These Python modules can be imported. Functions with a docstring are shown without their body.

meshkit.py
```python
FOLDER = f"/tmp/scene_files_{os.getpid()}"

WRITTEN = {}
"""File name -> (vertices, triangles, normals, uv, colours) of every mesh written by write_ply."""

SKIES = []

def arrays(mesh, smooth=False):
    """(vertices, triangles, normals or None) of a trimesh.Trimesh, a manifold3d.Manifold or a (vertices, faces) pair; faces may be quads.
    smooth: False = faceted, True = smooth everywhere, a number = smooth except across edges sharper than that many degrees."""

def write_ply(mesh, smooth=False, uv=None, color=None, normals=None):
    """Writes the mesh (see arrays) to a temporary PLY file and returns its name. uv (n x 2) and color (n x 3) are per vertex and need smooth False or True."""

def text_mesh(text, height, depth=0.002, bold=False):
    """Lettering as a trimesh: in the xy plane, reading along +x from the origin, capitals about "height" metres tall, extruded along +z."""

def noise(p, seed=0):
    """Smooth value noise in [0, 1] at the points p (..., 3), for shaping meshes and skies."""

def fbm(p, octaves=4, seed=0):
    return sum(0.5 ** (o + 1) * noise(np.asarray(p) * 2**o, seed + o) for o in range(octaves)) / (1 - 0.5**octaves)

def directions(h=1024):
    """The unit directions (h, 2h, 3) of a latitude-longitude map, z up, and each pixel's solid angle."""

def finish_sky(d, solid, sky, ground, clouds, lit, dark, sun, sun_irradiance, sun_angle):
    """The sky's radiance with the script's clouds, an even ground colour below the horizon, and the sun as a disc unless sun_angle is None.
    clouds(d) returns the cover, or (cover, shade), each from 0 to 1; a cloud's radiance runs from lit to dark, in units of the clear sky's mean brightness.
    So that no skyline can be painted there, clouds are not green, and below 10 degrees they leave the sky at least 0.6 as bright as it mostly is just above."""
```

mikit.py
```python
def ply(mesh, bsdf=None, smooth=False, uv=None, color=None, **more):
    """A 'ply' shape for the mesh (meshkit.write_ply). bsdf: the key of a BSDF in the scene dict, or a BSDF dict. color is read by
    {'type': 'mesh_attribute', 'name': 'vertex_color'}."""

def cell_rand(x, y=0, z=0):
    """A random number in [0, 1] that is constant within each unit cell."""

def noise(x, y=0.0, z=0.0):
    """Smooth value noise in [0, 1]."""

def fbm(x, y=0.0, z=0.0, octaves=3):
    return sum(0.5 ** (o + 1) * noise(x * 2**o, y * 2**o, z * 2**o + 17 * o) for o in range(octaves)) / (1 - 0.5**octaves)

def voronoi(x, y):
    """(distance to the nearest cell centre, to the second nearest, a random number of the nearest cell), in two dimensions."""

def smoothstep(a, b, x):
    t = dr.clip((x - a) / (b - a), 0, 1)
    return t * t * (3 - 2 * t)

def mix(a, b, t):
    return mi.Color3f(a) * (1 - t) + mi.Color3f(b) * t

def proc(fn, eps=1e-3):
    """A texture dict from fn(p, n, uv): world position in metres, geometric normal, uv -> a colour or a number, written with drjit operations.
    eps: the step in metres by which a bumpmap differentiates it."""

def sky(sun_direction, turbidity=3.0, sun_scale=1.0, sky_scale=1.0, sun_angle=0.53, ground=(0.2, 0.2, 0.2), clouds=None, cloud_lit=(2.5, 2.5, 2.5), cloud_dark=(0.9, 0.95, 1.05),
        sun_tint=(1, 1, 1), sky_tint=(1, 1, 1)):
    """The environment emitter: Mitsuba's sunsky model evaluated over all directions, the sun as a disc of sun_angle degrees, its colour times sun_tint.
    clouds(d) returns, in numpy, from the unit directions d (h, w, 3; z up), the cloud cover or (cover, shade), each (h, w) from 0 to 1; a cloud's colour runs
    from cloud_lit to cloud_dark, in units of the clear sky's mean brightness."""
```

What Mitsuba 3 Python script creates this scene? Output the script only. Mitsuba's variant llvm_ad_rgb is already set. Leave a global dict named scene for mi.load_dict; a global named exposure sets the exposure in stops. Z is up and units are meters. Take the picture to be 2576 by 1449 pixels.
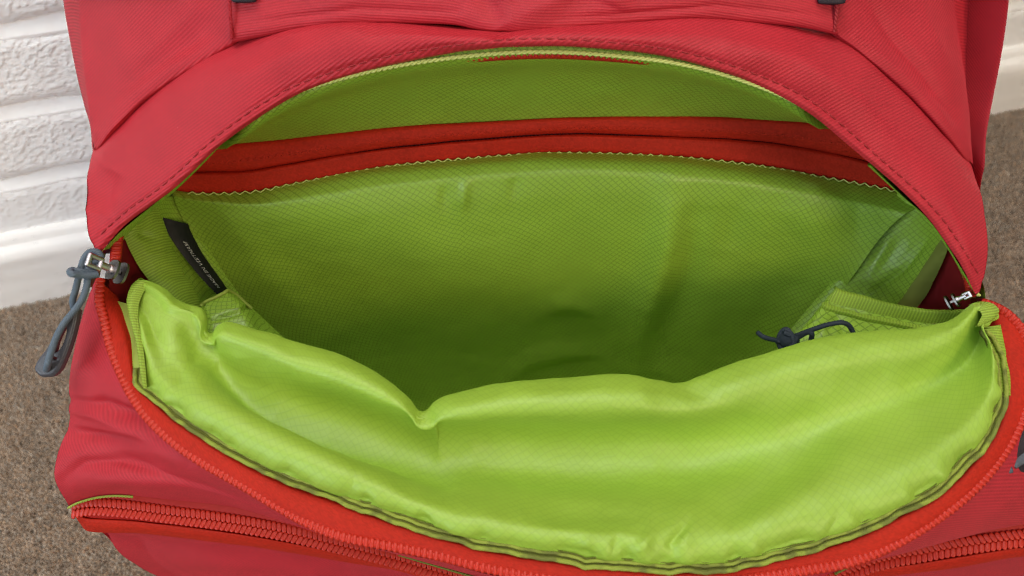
import math
import numpy as np, trimesh, mitsuba as mi, drjit as dr
import mikit, meshkit
from mikit import proc, noise, fbm, smoothstep, mix
from scipy.interpolate import PchipInterpolator
from scipy.ndimage import gaussian_filter1d

T = mi.ScalarTransform4f
rng = np.random.default_rng(7)
scene, labels = {}, {}

# ---------------------------------------------------------------- camera, light, exposure
FOC, CX, CY = 2021.0, 1288.0, 724.5            # measured on a 2576 x 1449 view of the photograph
EYE = np.array([0.0, 0.0, 0.66])
PITCH, ROLL = math.radians(52.0), math.radians(3.0)
_r0, _d0 = np.array([1.0, 0, 0]), np.array([0, -math.sin(PITCH), -math.cos(PITCH)])
FWD = np.array([0, math.cos(PITCH), -math.sin(PITCH)])
RIGHT = math.cos(ROLL) * _r0 + math.sin(ROLL) * _d0
DOWN = math.cos(ROLL) * _d0 - math.sin(ROLL) * _r0
scene['camera'] = {
    'type': 'thinlens', 'fov': math.degrees(2 * math.atan(CX / FOC)), 'fov_axis': 'x', 'near_clip': 0.01, 'far_clip': 50.0,
    'aperture_radius': 0.0011, 'focus_distance': 0.335,
    'to_world': T().look_at(origin=EYE.tolist(), target=(EYE + FWD).tolist(), up=(-DOWN).tolist())}
exposure = 0.1


def lamp(key, centre, target, w, h, rgb):
    scene[key] = {'type': 'rectangle', 'to_world': T().look_at(origin=list(centre), target=list(target), up=[0.01, 0.02, 1]) @ T().scale([w / 2, h / 2, 1]),
                  'emitter': {'type': 'area', 'radiance': {'type': 'rgb', 'value': list(rgb)}}}


lamp('ceiling_lamp', (1.77, -2.45, 2.4), (0.1, 0.2, 0.45), 1.4, 0.84, (16.5, 12.9, 8.8))
lamp('ceiling_lamp_001', (-0.1, 0.08, 2.4), (-0.1, 0.08, 0), 1.5, 1.1, (5.7, 5.45, 5.05))
lamp('window', (-1.9, -1.2, 1.35), (-0.3, 0.4, 0.35), 1.3, 1.2, (5.5, 6.2, 6.8))
labels['ceiling_lamp'] = {'label': 'flat ceiling lamp in front of the backpack and to its right', 'category': 'lamp'}
labels['ceiling_lamp_001'] = {'label': 'flat ceiling lamp straight above the backpack', 'category': 'lamp'}
labels['window'] = {'label': 'bright window pane to the left of the backpack', 'category': 'window'}
for _k in ('ceiling_lamp', 'ceiling_lamp_001', 'window'):
    labels[_k]['kind'] = 'structure'
scene['room_light'] = {'type': 'constant', 'radiance': {'type': 'rgb', 'value': [0.165, 0.20, 0.23]}}

# ---------------------------------------------------------------- helpers
def W(p):
    """(x, y in the 2576-wide view, depth) -> world point(s)."""
    p = np.asarray(p, float)
    x, y, z = p[..., 0:1], p[..., 1:2], p[..., 2:3]
    return EYE + z * ((x - CX) / FOC * RIGHT + (y - CY) / FOC * DOWN + FWD)


def px(P):
    q = np.asarray(P) - EYE
    z = q @ FWD
    return np.stack([CX + FOC * (q @ RIGHT) / z, CY + FOC * (q @ DOWN) / z, z], -1)


def zs(pts, knots):
    """Gives a list of (x, y) a depth, linear between (index, depth) knots."""
    pts = np.asarray(pts, float)
    k = np.asarray(knots, float)
    return np.column_stack([pts[:, :2], np.interp(np.arange(len(pts)), k[:, 0], k[:, 1])])


def chord(P):
    d = np.r_[0, np.cumsum(np.linalg.norm(np.diff(P, axis=0), axis=1))]
    return d / d[-1]


def curve(pts, n, anchors=None, smooth=0.0, world=False):
    """n points along a control polyline; anchors {index: u} pin control points to parameters."""
    P = np.asarray(pts, float) if world else W(pts)
    c = chord(P)
    if anchors:
        a = {0: 0.0, len(P) - 1: 1.0, **anchors}
        ks = sorted(a)
        c = np.interp(c, [c[k] for k in ks], [a[k] for k in ks])
    c = c + np.arange(len(c)) * 1e-9
    out = PchipInterpolator(c, P)(np.linspace(0, 1, n))
    if smooth:
        e0, e1 = out[0].copy(), out[-1].copy()
        out = gaussian_filter1d(out, smooth, axis=0, mode='nearest')
        w = np.minimum(np.arange(n), np.arange(n)[::-1]) / (3 * smooth)
        w = np.clip(w, 0, 1)[:, None]
        lin = np.where((np.arange(n) < n / 2)[:, None], e0 - out[0], e1 - out[-1])
        out = out + lin * (1 - w)
    return out


def sheet(rows, nv, v=None):
    """Surface through rows of world points: (nv, nu, 3)."""
    R = np.asarray(rows)
    if v is None:
        d = np.linalg.norm(np.diff(R, axis=0), axis=2).mean(1)
        v = np.r_[0, np.cumsum(d)]
        v = v / v[-1]
    return PchipInterpolator(v, R, axis=0)(np.linspace(0, 1, nv))


def normals(G):
    n = np.cross(np.gradient(G, axis=1), np.gradient(G, axis=0))
    n /= np.linalg.norm(n, axis=2, keepdims=True) + 1e-12
    return np.where(((EYE - G) * n).sum(2, keepdims=True).mean() < 0, -n, n)


def seg_dist(xy, line):
    """Distance of (..., 2) points to a polyline, and the place along it (0 to 1)."""
    line = np.asarray(line, float)
    best, where = np.full(xy.shape[:-1], 1e9), np.zeros(xy.shape[:-1])
    L = np.r_[0, np.cumsum(np.linalg.norm(np.diff(line, axis=0), axis=1))]
    for i in range(len(line) - 1):
        a, b = line[i], line[i + 1]
        t = np.clip(((xy - a) @ (b - a)) / ((b - a) @ (b - a)), 0, 1)
        d = np.linalg.norm(xy - (a + t[..., None] * (b - a)), axis=-1)
        m = d < best
        best = np.where(m, d, best)
        where = np.where(m, (L[i] + t * (L[i + 1] - L[i])) / L[-1], where)
    return best, where


def folds(G, items):
    """Pushes the cloth along its normal; each item: (polyline in view units, half width, height in metres[, 'sharp'])."""
    q = px(G)[..., :2]
    h = np.zeros(G.shape[:2])
    for it in items:
        line, w, a = it[:3]
        if len(line) == 1:
            d, t = np.linalg.norm(q - np.asarray(line[0], float), axis=-1), 0.5
            h += a * np.exp(-(d / w) ** 2)
            continue
        d, t = seg_dist(q, line)
        f = np.sin(np.pi * np.clip(t, 0.04, 0.96)) ** 0.5 if 'full' not in it else 1.0
        h += a * f * (np.exp(-d / w) if 'sharp' in it else np.exp(-(d / w) ** 2))
    return G + normals(G) * h[..., None]


def ripple(G, amp, size, seed=0):
    return G + normals(G) * ((meshkit.fbm(G / size, 3, seed) - 0.5) * 2 * amp)[..., None]


def grid_mesh(G, flip=False):
    nv, nu = G.shape[:2]
    i = np.arange(nv * nu).reshape(nv, nu)
    f = np.stack([i[:-1, :-1], i[:-1, 1:], i[1:, 1:], i[1:, :-1]], -1).reshape(-1, 4)
    f = np.vstack([f[:, [0, 1, 2]], f[:, [0, 2, 3]]])
    du = np.linalg.norm(np.diff(G, axis=1), axis=2)
    dv = np.linalg.norm(np.diff(G, axis=0), axis=2)
    u = np.concatenate([np.zeros((nv, 1)), np.cumsum(du, 1)], 1)
    u = u - u[:, nu // 2:nu // 2 + 1]
    v = np.concatenate([np.zeros((1, nu)), np.cumsum(dv, 0)], 0)
    return trimesh.Trimesh(G.reshape(-1, 3), f, process=False), np.stack([u, v], -1).reshape(-1, 2)


def add(key, mesh, bsdf, smooth=True, uv=None, color=None, label=None, kind=None):
    k, n = key, 0
    while k in scene:
        n += 1
        k = f'{key}_{n:03d}'
    scene[k] = mikit.ply(mesh, bsdf, smooth, uv, color)
    if label or kind:
        labels[k] = {}
        if label:
            labels[k]['label'] = label
        if kind:
            labels[k]['kind'] = kind
    return k


def cloth(key, G, bsdf, flat_uv=False, **kw):
    m, uv = grid_mesh(G)
    if flat_uv:                                     # straight weave: coordinates in the piece's own plane
        n = normals(G).mean((0, 1))
        n /= np.linalg.norm(n)
        a = RIGHT - (RIGHT @ n) * n
        a /= np.linalg.norm(a)
        b = np.cross(n, a)
        b = b if b @ DOWN > 0 else -b
        uv = np.stack([m.vertices @ a, m.vertices @ b], 1)
    return add(key, m, bsdf, True, uv, **kw)


def frames(P):
    t = np.gradient(P, axis=0)
    t /= np.linalg.norm(t, axis=1, keepdims=True) + 1e-12
    n = EYE - P
    n -= (n * t).sum(1, keepdims=True) * t
    n /= np.linalg.norm(n, axis=1, keepdims=True) + 1e-12
    return t, n, np.cross(n, t)


def tube(P, r, k=8, flat=1.0, closed=False):
    """Tube along world points; flat squashes it across the side direction's normal."""
    P = np.asarray(P)
    r = np.broadcast_to(r, len(P))
    t, n, b = frames(P)
    a = np.arange(k) / k * 2 * np.pi
    V = P[:, None] + r[:, None, None] * (np.cos(a)[None, :, None] * b[:, None] + flat * np.sin(a)[None, :, None] * n[:, None])
    i = np.arange(len(P) * k).reshape(len(P), k)
    j = np.roll(i, -1, 1)
    f = np.stack([i[:-1], i[1:], j[1:], j[:-1]], -1).reshape(-1, 4)
    f = np.vstack([f[:, [0, 1, 2]], f[:, [0, 2, 3]]])
    V = V.reshape(-1, 3)
    nV = len(V)
    V = np.vstack([V, P[0], P[-1]])
    caps = [[nV, j[0, q], i[0, q]] for q in range(k)] + [[nV + 1, i[-1, q], j[-1, q]] for q in range(k)]
    m = trimesh.Trimesh(V, np.vstack([f, caps]), process=False)
    ln = np.r_[0, np.cumsum(np.linalg.norm(np.diff(P, axis=0), axis=1))]
    uv = np.vstack([np.stack(np.broadcast_arrays(ln[:, None], a[None] * r.mean()), -1).reshape(-1, 2), [[0, 0], [ln[-1], 0]]])
    return m, uv


def rope(P, r, pitch, strands=2, k=6, off=0.6):
    """Twisted strands along world points."""
    P = np.asarray(P)
    t, n, b = frames(P)
    ln = np.r_[0, np.cumsum(np.linalg.norm(np.diff(P, axis=0), axis=1))]
    ms = []
    for s in range(strands):
        a = ln / pitch * 2 * np.pi + s * 2 * np.pi / strands
        Q = P + r * off * (np.cos(a)[:, None] * n + np.sin(a)[:, None] * b)
        ms.append(tube(Q, r * (1.05 - off * .4), k)[0])
    return trimesh.util.concatenate(ms)


BALL = trimesh.creation.icosphere(subdivisions=1)


def beads(P, size, tilt=0.0, jitter=0.0):
    """One rounded tooth at every point: size = (along, across, height)."""
    t, n, b = frames(P)
    c, s = math.cos(tilt), math.sin(tilt)
    t2, b2 = c * t + s * b, c * b - s * t
    v = np.sign(BALL.vertices) * np.abs(BALL.vertices) ** 0.75
    V = P[:, None] + v[None, :, 0:1] * size[0] * t2[:, None] + v[None, :, 1:2] * size[1] * b2[:, None] + v[None, :, 2:3] * size[2] * n[:, None]
    f = BALL.faces[None] + (np.arange(len(P)) * len(v))[:, None, None]
    return trimesh.Trimesh(V.reshape(-1, 3), f.reshape(-1, 3), process=False)


def spaced(P, pitch):
    ln = np.r_[0, np.cumsum(np.linalg.norm(np.diff(P, axis=0), axis=1))]
    s = np.arange(pitch / 2, ln[-1], pitch)
    return np.stack([np.interp(s, ln, P[:, k]) for k in range(3)], 1)


def shift(c, dx=0, dy=0, dz=0):
    return np.asarray(c, float) + [dx, dy, dz]


def toward(P, d):
    """World points moved d metres towards the eye side of the bag (out of the cloth)."""
    n = EYE - P
    return P + d * n / np.linalg.norm(n, axis=-1, keepdims=True)


# ---------------------------------------------------------------- materials
def tri(x):
    """Rounded periodic rib profile, 0 to 1, period 1."""
    return 0.5 - 0.5 * dr.cos(x * (2 * math.pi))


def mat(key, color, rough=0.5, spec=0.5, bump=None, bscale=1.0, eps=1e-4, **kw):
    d = {'type': 'principled', 'base_color': color if isinstance(color, dict) else {'type': 'rgb', 'value': list(color)}, 'roughness': rough, 'specular': spec, **kw}
    if bump is not None:
        d = {'type': 'bumpmap', 'arbitrary': proc(bump, eps), 'scale': bscale, 'bsdf': d}
    scene[key] = {'type': 'twosided', 'bsdf': d}


def ribs(angle, pitch, depth):
    c, s = math.cos(angle), math.sin(angle)

    def f(p, n, uv):
        a = (uv.x * c + uv.y * s) / pitch
        b = (uv.y * c - uv.x * s) / (pitch * 0.8)
        return (tri(a) * (0.8 + 0.2 * tri(b + 0.5 * dr.floor(a)))) * depth
    return f


RED = (0.42, 0.021, 0.033)


def red_color(base, angle, pitch, con):
    c, s = math.cos(angle), math.sin(angle)

    def f(p, n, uv):
        w = fbm(p.x * 90, p.y * 90, p.z * 90, 3)
        g = noise(uv.x * 2600, uv.y * 2600)
        rib = tri((uv.x * c + uv.y * s) / pitch)
        return mi.Color3f(*base) * ((0.86 + 0.20 * w + 0.12 * (g - 0.5)) * (1 - 0.8 * con + con * rib))
    return proc(f)


for nm, ang, pit, con in (('red_hood', 1.08, 0.00118, .24), ('red_upper', 0.93, 0.00118, .24), ('red_front', 2.10, 0.00115, .23), ('red_side', 0.0, 0.00135, .34), ('red_band', 1.5, 0.0010, .18)):
    mat(nm, red_color(RED, ang, pit, con), 0.52, 0.25, ribs(ang, pit, 0.0007 * con), 1.0, sheen=0.15, sheen_tint=0.3)

LIME = (0.240, 0.385, 0.036)
_c, _s = math.cos(0.62), math.sin(0.62)


def grid_line(uv, pitch, half):
    a, b = (uv.x * _c + uv.y * _s) / pitch, (uv.y * _c - uv.x * _s) / pitch
    da, db = dr.abs(a - dr.floor(a) - 0.5), dr.abs(b - dr.floor(b) - 0.5)
    return 1 - smoothstep(half * 0.5, half * 1.5, dr.minimum(da, db))


def lining_color(strength, pitch):
    def f(p, n, uv):
        w = fbm(p.x * 60, p.y * 60, p.z * 60, 3)
        return mi.Color3f(*LIME) * ((0.92 + 0.16 * w) * (1 - strength * grid_line(uv, pitch, 0.085)))
    return proc(f)


def lining_bump(p, n, uv):
    return grid_line(uv, 0.0022, 0.10) * 0.00010 + fbm(p.x * 160, p.y * 160, p.z * 160, 2) * 0.0005


mat('lining', lining_color(0.34, 0.0022), 0.42, 0.6, lining_bump, 1.0)
mat('lip_lining', lining_color(0.07, 0.0024), 0.50, 0.6, lambda p, n, uv: grid_line(uv, 0.0024, 0.10) * 0.00004 + fbm(p.x * 120, p.y * 120, p.z * 120, 2) * 0.0003, 1.0)
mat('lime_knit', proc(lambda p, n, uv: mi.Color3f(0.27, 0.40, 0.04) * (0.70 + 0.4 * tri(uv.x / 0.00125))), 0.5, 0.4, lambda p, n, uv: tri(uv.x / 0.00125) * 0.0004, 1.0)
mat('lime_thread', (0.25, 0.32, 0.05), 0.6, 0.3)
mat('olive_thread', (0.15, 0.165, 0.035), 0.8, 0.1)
mat('seam_thread', proc(lambda p, n, uv: mix((0.24, 0.29, 0.045), (0.13, 0.145, 0.032), smoothstep(0.35, 0.7, fbm(p.x * 260, p.y * 260, p.z * 260, 3)))), 0.7, 0.2)
mat('pale_thread', (0.50, 0.55, 0.16), 0.55, 0.3)
mat('tape', proc(lambda p, n, uv: mi.Color3f(0.37, 0.015, 0.005) * (0.78 + 0.25 * noise(uv.x * 1500, uv.y * 1500) + 0.15 * fbm(p.x * 70, p.y * 70, p.z * 70, 2))), 0.65, 0.18, lambda p, n, uv: (tri(uv.x / 0.0009) * tri(uv.y / 0.0007)) * 0.00008, 1.0)
mat('tape_plain', (0.34, 0.012, 0.008), 0.6, 0.3)
mat('teeth', (0.42, 0.020, 0.008), 0.42, 0.32)
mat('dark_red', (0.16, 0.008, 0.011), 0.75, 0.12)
mat('coil_red', (0.045, 0.004, 0.005), 0.8, 0.08)
mat('stitch', (0.27, 0.015, 0.02), 0.6, 0.3)
mat('cord', (0.085, 0.115, 0.15), 0.6, 0.35, lambda p, n, uv: tri(uv.x / 0.0009 + uv.y / 0.0016) * 0.0002, 1.0)
mat('dark_cord', (0.018, 0.026, 0.036), 0.6, 0.35, lambda p, n, uv: tri(uv.x / 0.0008 + uv.y / 0.0016) * 0.0002, 1.0)
mat('rubber', (0.045, 0.045, 0.055), 0.38, 0.5)
mat('black_label', (0.007, 0.007, 0.008), 0.6, 0.3)
mat('print', (0.4, 0.4, 0.42), 0.7, 0.2)
mat('dark_web', (0.02, 0.014, 0.02), 0.6, 0.3)
mat('grey_web', (0.07, 0.08, 0.095), 0.6, 0.3)
scene['metal'] = {'type': 'twosided', 'bsdf': {'type': 'roughconductor', 'material': 'Cr', 'alpha': 0.28, 'specular_reflectance': {'type': 'rgb', 'value': [0.85, 0.85, 0.87]}}}
scene['dark_metal'] = {'type': 'twosided', 'bsdf': {'type': 'roughconductor', 'material': 'Cr', 'alpha': 0.3, 'specular_reflectance': {'type': 'rgb', 'value': [0.35, 0.36, 0.33]}}}


def paint_bump(p, n, uv):
    a = fbm(p.x * 330, p.y * 330, p.z * 330, 3)
    return smoothstep(0.48, 0.66, a) * 0.0009 + fbm(p.x * 60, p.y * 60, p.z * 60, 2) * 0.0007


def paint_color(p, n, uv):
    w = fbm(p.x * 25, p.y * 25, p.z * 25, 3)
    return mi.Color3f(0.90, 0.905, 0.905) * (0.94 + 0.1 * w)


mat('brick_paint', proc(paint_color), 0.55, 0.4, paint_bump, 1.0, eps=5e-4)
mat('joint_paint', (0.88, 0.885, 0.88), 0.5, 0.4, lambda p, n, uv: fbm(p.x * 90, p.y * 90, p.z * 90, 2) * 0.0012, 1.0, eps=5e-4)


def skirt_color(p, n, uv):
    w = fbm(p.x * 14, p.y * 14, p.z * 40, 3)
    s = noise(p.x * 300, p.y * 300, p.z * 300)
    return mi.Color3f(0.88, 0.87, 0.845) * (0.90 + 0.14 * w - 0.10 * smoothstep(0.86, 0.95, s))


mat('gloss_paint', proc(skirt_color), 0.3, 0.5, lambda p, n, uv: fbm(p.x * 30, p.y * 30, p.z * 90, 2) * 0.0010, 1.0, eps=1e-3)
scene['pile'] = {'type': 'twosided', 'bsdf': {'type': 'diffuse', 'reflectance': {'type': 'mesh_attribute', 'name': 'vertex_color'}}}


def carpet_color(p, n, uv):
    return mi.Color3f(0.235, 0.188, 0.147) * (0.6 + 0.8 * noise(p.x * 500, p.y * 500))


mat('carpet_back', proc(carpet_color), 0.95, 0.1)

# ---------------------------------------------------------------- the room: carpet, wall, skirting board
def floor_at(x, y):
    v = W((x, y, 1.0)) - EYE
    return EYE - v * EYE[2] / v[2]


FA, FB = floor_at(0, 780), floor_at(2576, 275)
ALONG = (FB - FA) / np.linalg.norm(FB - FA)
INTO = np.array([-ALONG[1], ALONG[0], 0.0])
UP = np.array([0, 0, 1.0])


def room(s, d, z):
    """Wall coordinates: metres along the skirting from its left end in view, metres into the wall, height."""
    s, d, z = np.broadcast_arrays(np.asarray(s, float), d, z)
    return FA + s[..., None] * ALONG + d[..., None] * INTO + z[..., None] * UP


add('carpet', trimesh.Trimesh(np.array([[-3, -2.5, 0], [3.5, -2.5, 0], [3.5, 3, 0], [-3, 3, 0.0]]), [[0, 1, 2], [0, 2, 3]], process=False), 'carpet_back', False)
labels['carpet'] = {'label': 'brown short pile carpet with pale flecks under the backpack', 'kind': 'structure'}


def carpet_pile():
    pts = []
    for x0, x1, y0, y1 in ((-0.58, -0.13, 0.08, 0.55), (0.21, 0.68, 0.28, 0.80)):
        p = 0.0018
        X, Y = np.meshgrid(np.arange(x0, x1, p), np.arange(y0, y1, p))
        q = np.stack([X.ravel(), Y.ravel()], 1) + rng.normal(0, p * 0.33, (X.size, 2))
        pts.append(q)
    q = np.vstack(pts)
    d = (np.column_stack([q, np.zeros(len(q))]) - FA) @ INTO
    q = q[d < -0.001]
    n = len(q)
    r = rng.uniform(0.0007, 0.00125, n)
    h = rng.uniform(0.0025, 0.0052, n)
    a0 = rng.uniform(0, 2 * np.pi, n)
    lean = rng.normal(0, 0.0014, (n, 2))
    ring = np.arange(4) * np.pi / 2
    V = np.zeros((n, 9, 3))
    for k in range(4):
        V[:, k, 0] = q[:, 0] + r * np.cos(a0 + ring[k])
        V[:, k, 1] = q[:, 1] + r * np.sin(a0 + ring[k])
        V[:, 4 + k, 0] = q[:, 0] + lean[:, 0] * .8 + r * .75 * np.cos(a0 + ring[k] + .5)
        V[:, 4 + k, 1] = q[:, 1] + lean[:, 1] * .8 + r * .75 * np.sin(a0 + ring[k] + .5)
        V[:, 4 + k, 2] = h * 0.75
    V[:, 8, :2] = q + lean
    V[:, 8, 2] = h
    f = []
    for k in range(4):
        j = (k + 1) % 4
        f += [[k, j, 4 + j], [k, 4 + j, 4 + k], [4 + k, 4 + j, 8]]
    F = (np.array(f)[None] + (np.arange(n) * 9)[:, None, None]).reshape(-1, 3)
    big = meshkit.fbm(np.column_stack([q * 60, np.zeros(n)]), 3, 3)
    tone = np.exp(rng.normal(0, 0.13, n)) * (0.82 + 0.36 * big)
    col = np.array([0.375, 0.30, 0.235])[None] * tone[:, None]
    hue = rng.normal(0, 0.05, n)
    col *= np.stack([1 + hue, np.ones(n), 1 - hue], 1)
    fleck = rng.random(n) < 0.012
    col[fleck] = np.array([0.55, 0.50, 0.43])
    dark = rng.random(n) < 0.02
    col[dark] *= 0.35
    C = np.repeat(np.clip(col, 0.01, 0.8), 9, 0)
    add('carpet__pile', trimesh.Trimesh(V.reshape(-1, 3), F, process=False), 'pile', True, None, C)
    labels['carpet__pile'] = {'kind': 'stuff'}


carpet_pile()

WALL_D = 0.020                                   # the bricks stand behind the skirting board's face
COURSE, BED, FIRST = 0.0755, 0.0135, 0.1445      # first bed joint's centre height
labels['brick_wall'] = {'label': 'white painted rough brick wall behind the backpack', 'category': 'wall'}


def brick(s0, s1, z0, z1, seed):
    ns, nz = max(2, int((s1 - s0) / 0.006)), 11
    fine = 0.0 <= s1 and s0 < 0.6 or s1 > 0.95
    if not fine:
        ns, nz = 8, 4
    S, Z = np.meshgrid(np.linspace(s0, s1, ns), np.linspace(z0, z1, nz))
    e = np.minimum(np.minimum(S - s0, s1 - S), np.minimum(Z - z0, z1 - Z))
    base = np.stack([S * 40, Z * 40, np.full_like(S, seed * 3.7)], -1)
    wob = (meshkit.fbm(base * 1.2, 4, seed) - 0.5) * 0.0018
    front = -0.0035 * np.clip(e / 0.005, 0, 1) ** 0.6 + wob + 0.006
    edge_z = (meshkit.noise(np.stack([S * 45, Z * 0 + seed, Z * 0], -1), 5) - 0.5) * 0.005 * (np.abs(Z - (z0 + z1) / 2) > (z1 - z0) * 0.42)
    G = room(S, WALL_D + front - 0.004, Z + edge_z)
    back = room(S, WALL_D + 0.03, Z)
    m, _ = grid_mesh(G)
    rim = np.r_[np.arange(ns), np.arange(1, nz) * ns + ns - 1, (nz - 1) * ns + np.arange(ns - 2, -1, -1), np.arange(nz - 2, 0, -1) * ns]
    V = np.vstack([m.vertices, back.reshape(-1, 3)])
    a, b = rim, np.roll(rim, -1)
    o = ns * nz
    side = np.vstack([np.stack([a, b + o, b], 1), np.stack([a, a + o, b + o], 1)])
    return trimesh.Trimesh(V, np.vstack([m.faces, side]), process=False)


def joint_strip(s0, s1, zc):
    S, k = np.meshgrid(np.linspace(s0, s1, 160), np.arange(6))
    zz = np.array([BED * .62, BED * .45, BED * .25, -BED * .2, -BED * .5, -BED * .72])[:, None] + zc
    dd = np.array([0.0075, 0.0068, 0.0058, 0.0022, 0.0002, 0.0005])[:, None] + WALL_D
    w = (meshkit.fbm(np.stack([S * 30, zz * 30 + S * 0, S * 0], -1), 3, 9) - 0.5) * 0.003
    return grid_mesh(room(S, dd + w, zz + w * .6))[0]


nb = 0
for c in range(-2, 8):
    z0, z1 = FIRST + c * COURSE + BED / 2, FIRST + (c + 1) * COURSE - BED / 2
    if z1 < 0.05:
        continue
    add('brick_wall__mortar_joint', joint_strip(-0.35, 1.75, z0 - BED / 2), 'joint_paint', 25)
    s = -0.77 + (0.06 if c % 2 else 0.0)
    while s < 1.6:
        add('brick_wall__brick', brick(s, s + 0.5075, z0, z1, nb), 'brick_paint', 35)
        nb += 1
        s += 0.52
core = np.array([room(a, d, z) for a in (-0.8, 2.2) for d in (WALL_D + 0.014, WALL_D + 0.1) for z in (0, 2.4)])
add('brick_wall__core', trimesh.convex.convex_hull(core), 'joint_paint', False)


def skirting():
    prof = np.array([[0.0, 0.0], [0.0, 0.062], [0.0006, 0.067], [0.002, 0.0715], [0.0048, 0.075], [0.0085, 0.0775], [0.0095, 0.0795], [0.0105, 0.0835], [0.013, 0.0868], [0.0162, 0.088], [0.0195, 0.0882], [0.0195, 0.0]])
    S = np.linspace(-0.8, 2.2, 60)
    G = np.stack([room(S, d + 0.0003, z) for d, z in prof])
    return grid_mesh(G)[0]


add('skirting_board', skirting(), 'gloss_paint', 40)
labels['skirting_board'] = {'label': 'off-white gloss painted skirting board along the foot of the brick wall', 'category': 'skirting board'}

# ---------------------------------------------------------------- the backpack
B = 'backpack__'
labels['backpack'] = {'label': 'red backpack with its front pocket unzipped, showing the lime green lining', 'category': 'backpack'}

# -- curves read off the photograph, each at its own depth
A = zs([(248, 640), (300, 580), (430, 483), (567, 360), (767, 233), (1059, 152), (1326, 123), (1640, 143), (1968, 243), (2184, 407), (2334, 546), (2427, 683), (2462, 748)],
       [(0, .317), (1, .314), (2, .306), (3, .298), (4, .290), (5, .283), (6, .280), (7, .282), (8, .288), (9, .298), (10, .305), (11, .312), (12, .317)])
SEAM = zs([(240, 372), (250, 360), (277, 320), (370, 233), (534, 131), (859, 49), (1259, 72), (1718, 36), (2090, 77), (2284, 220), (2382, 325), (2427, 387), (2438, 402)],
          [(0, .329), (1, .327), (2, .322), (3, .313), (4, .301), (5, .288), (6, .284), (7, .287), (8, .298), (9, .309), (10, .319), (11, .327), (12, .330)])
KC = np.array([0, .035, .10, .20, .33, .47, .56, .64, .73, .83, .91, .97, 1.0])


def keyed(c, n=300):
    return PchipInterpolator(KC, W(c))(np.linspace(0, 1, n))


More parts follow.
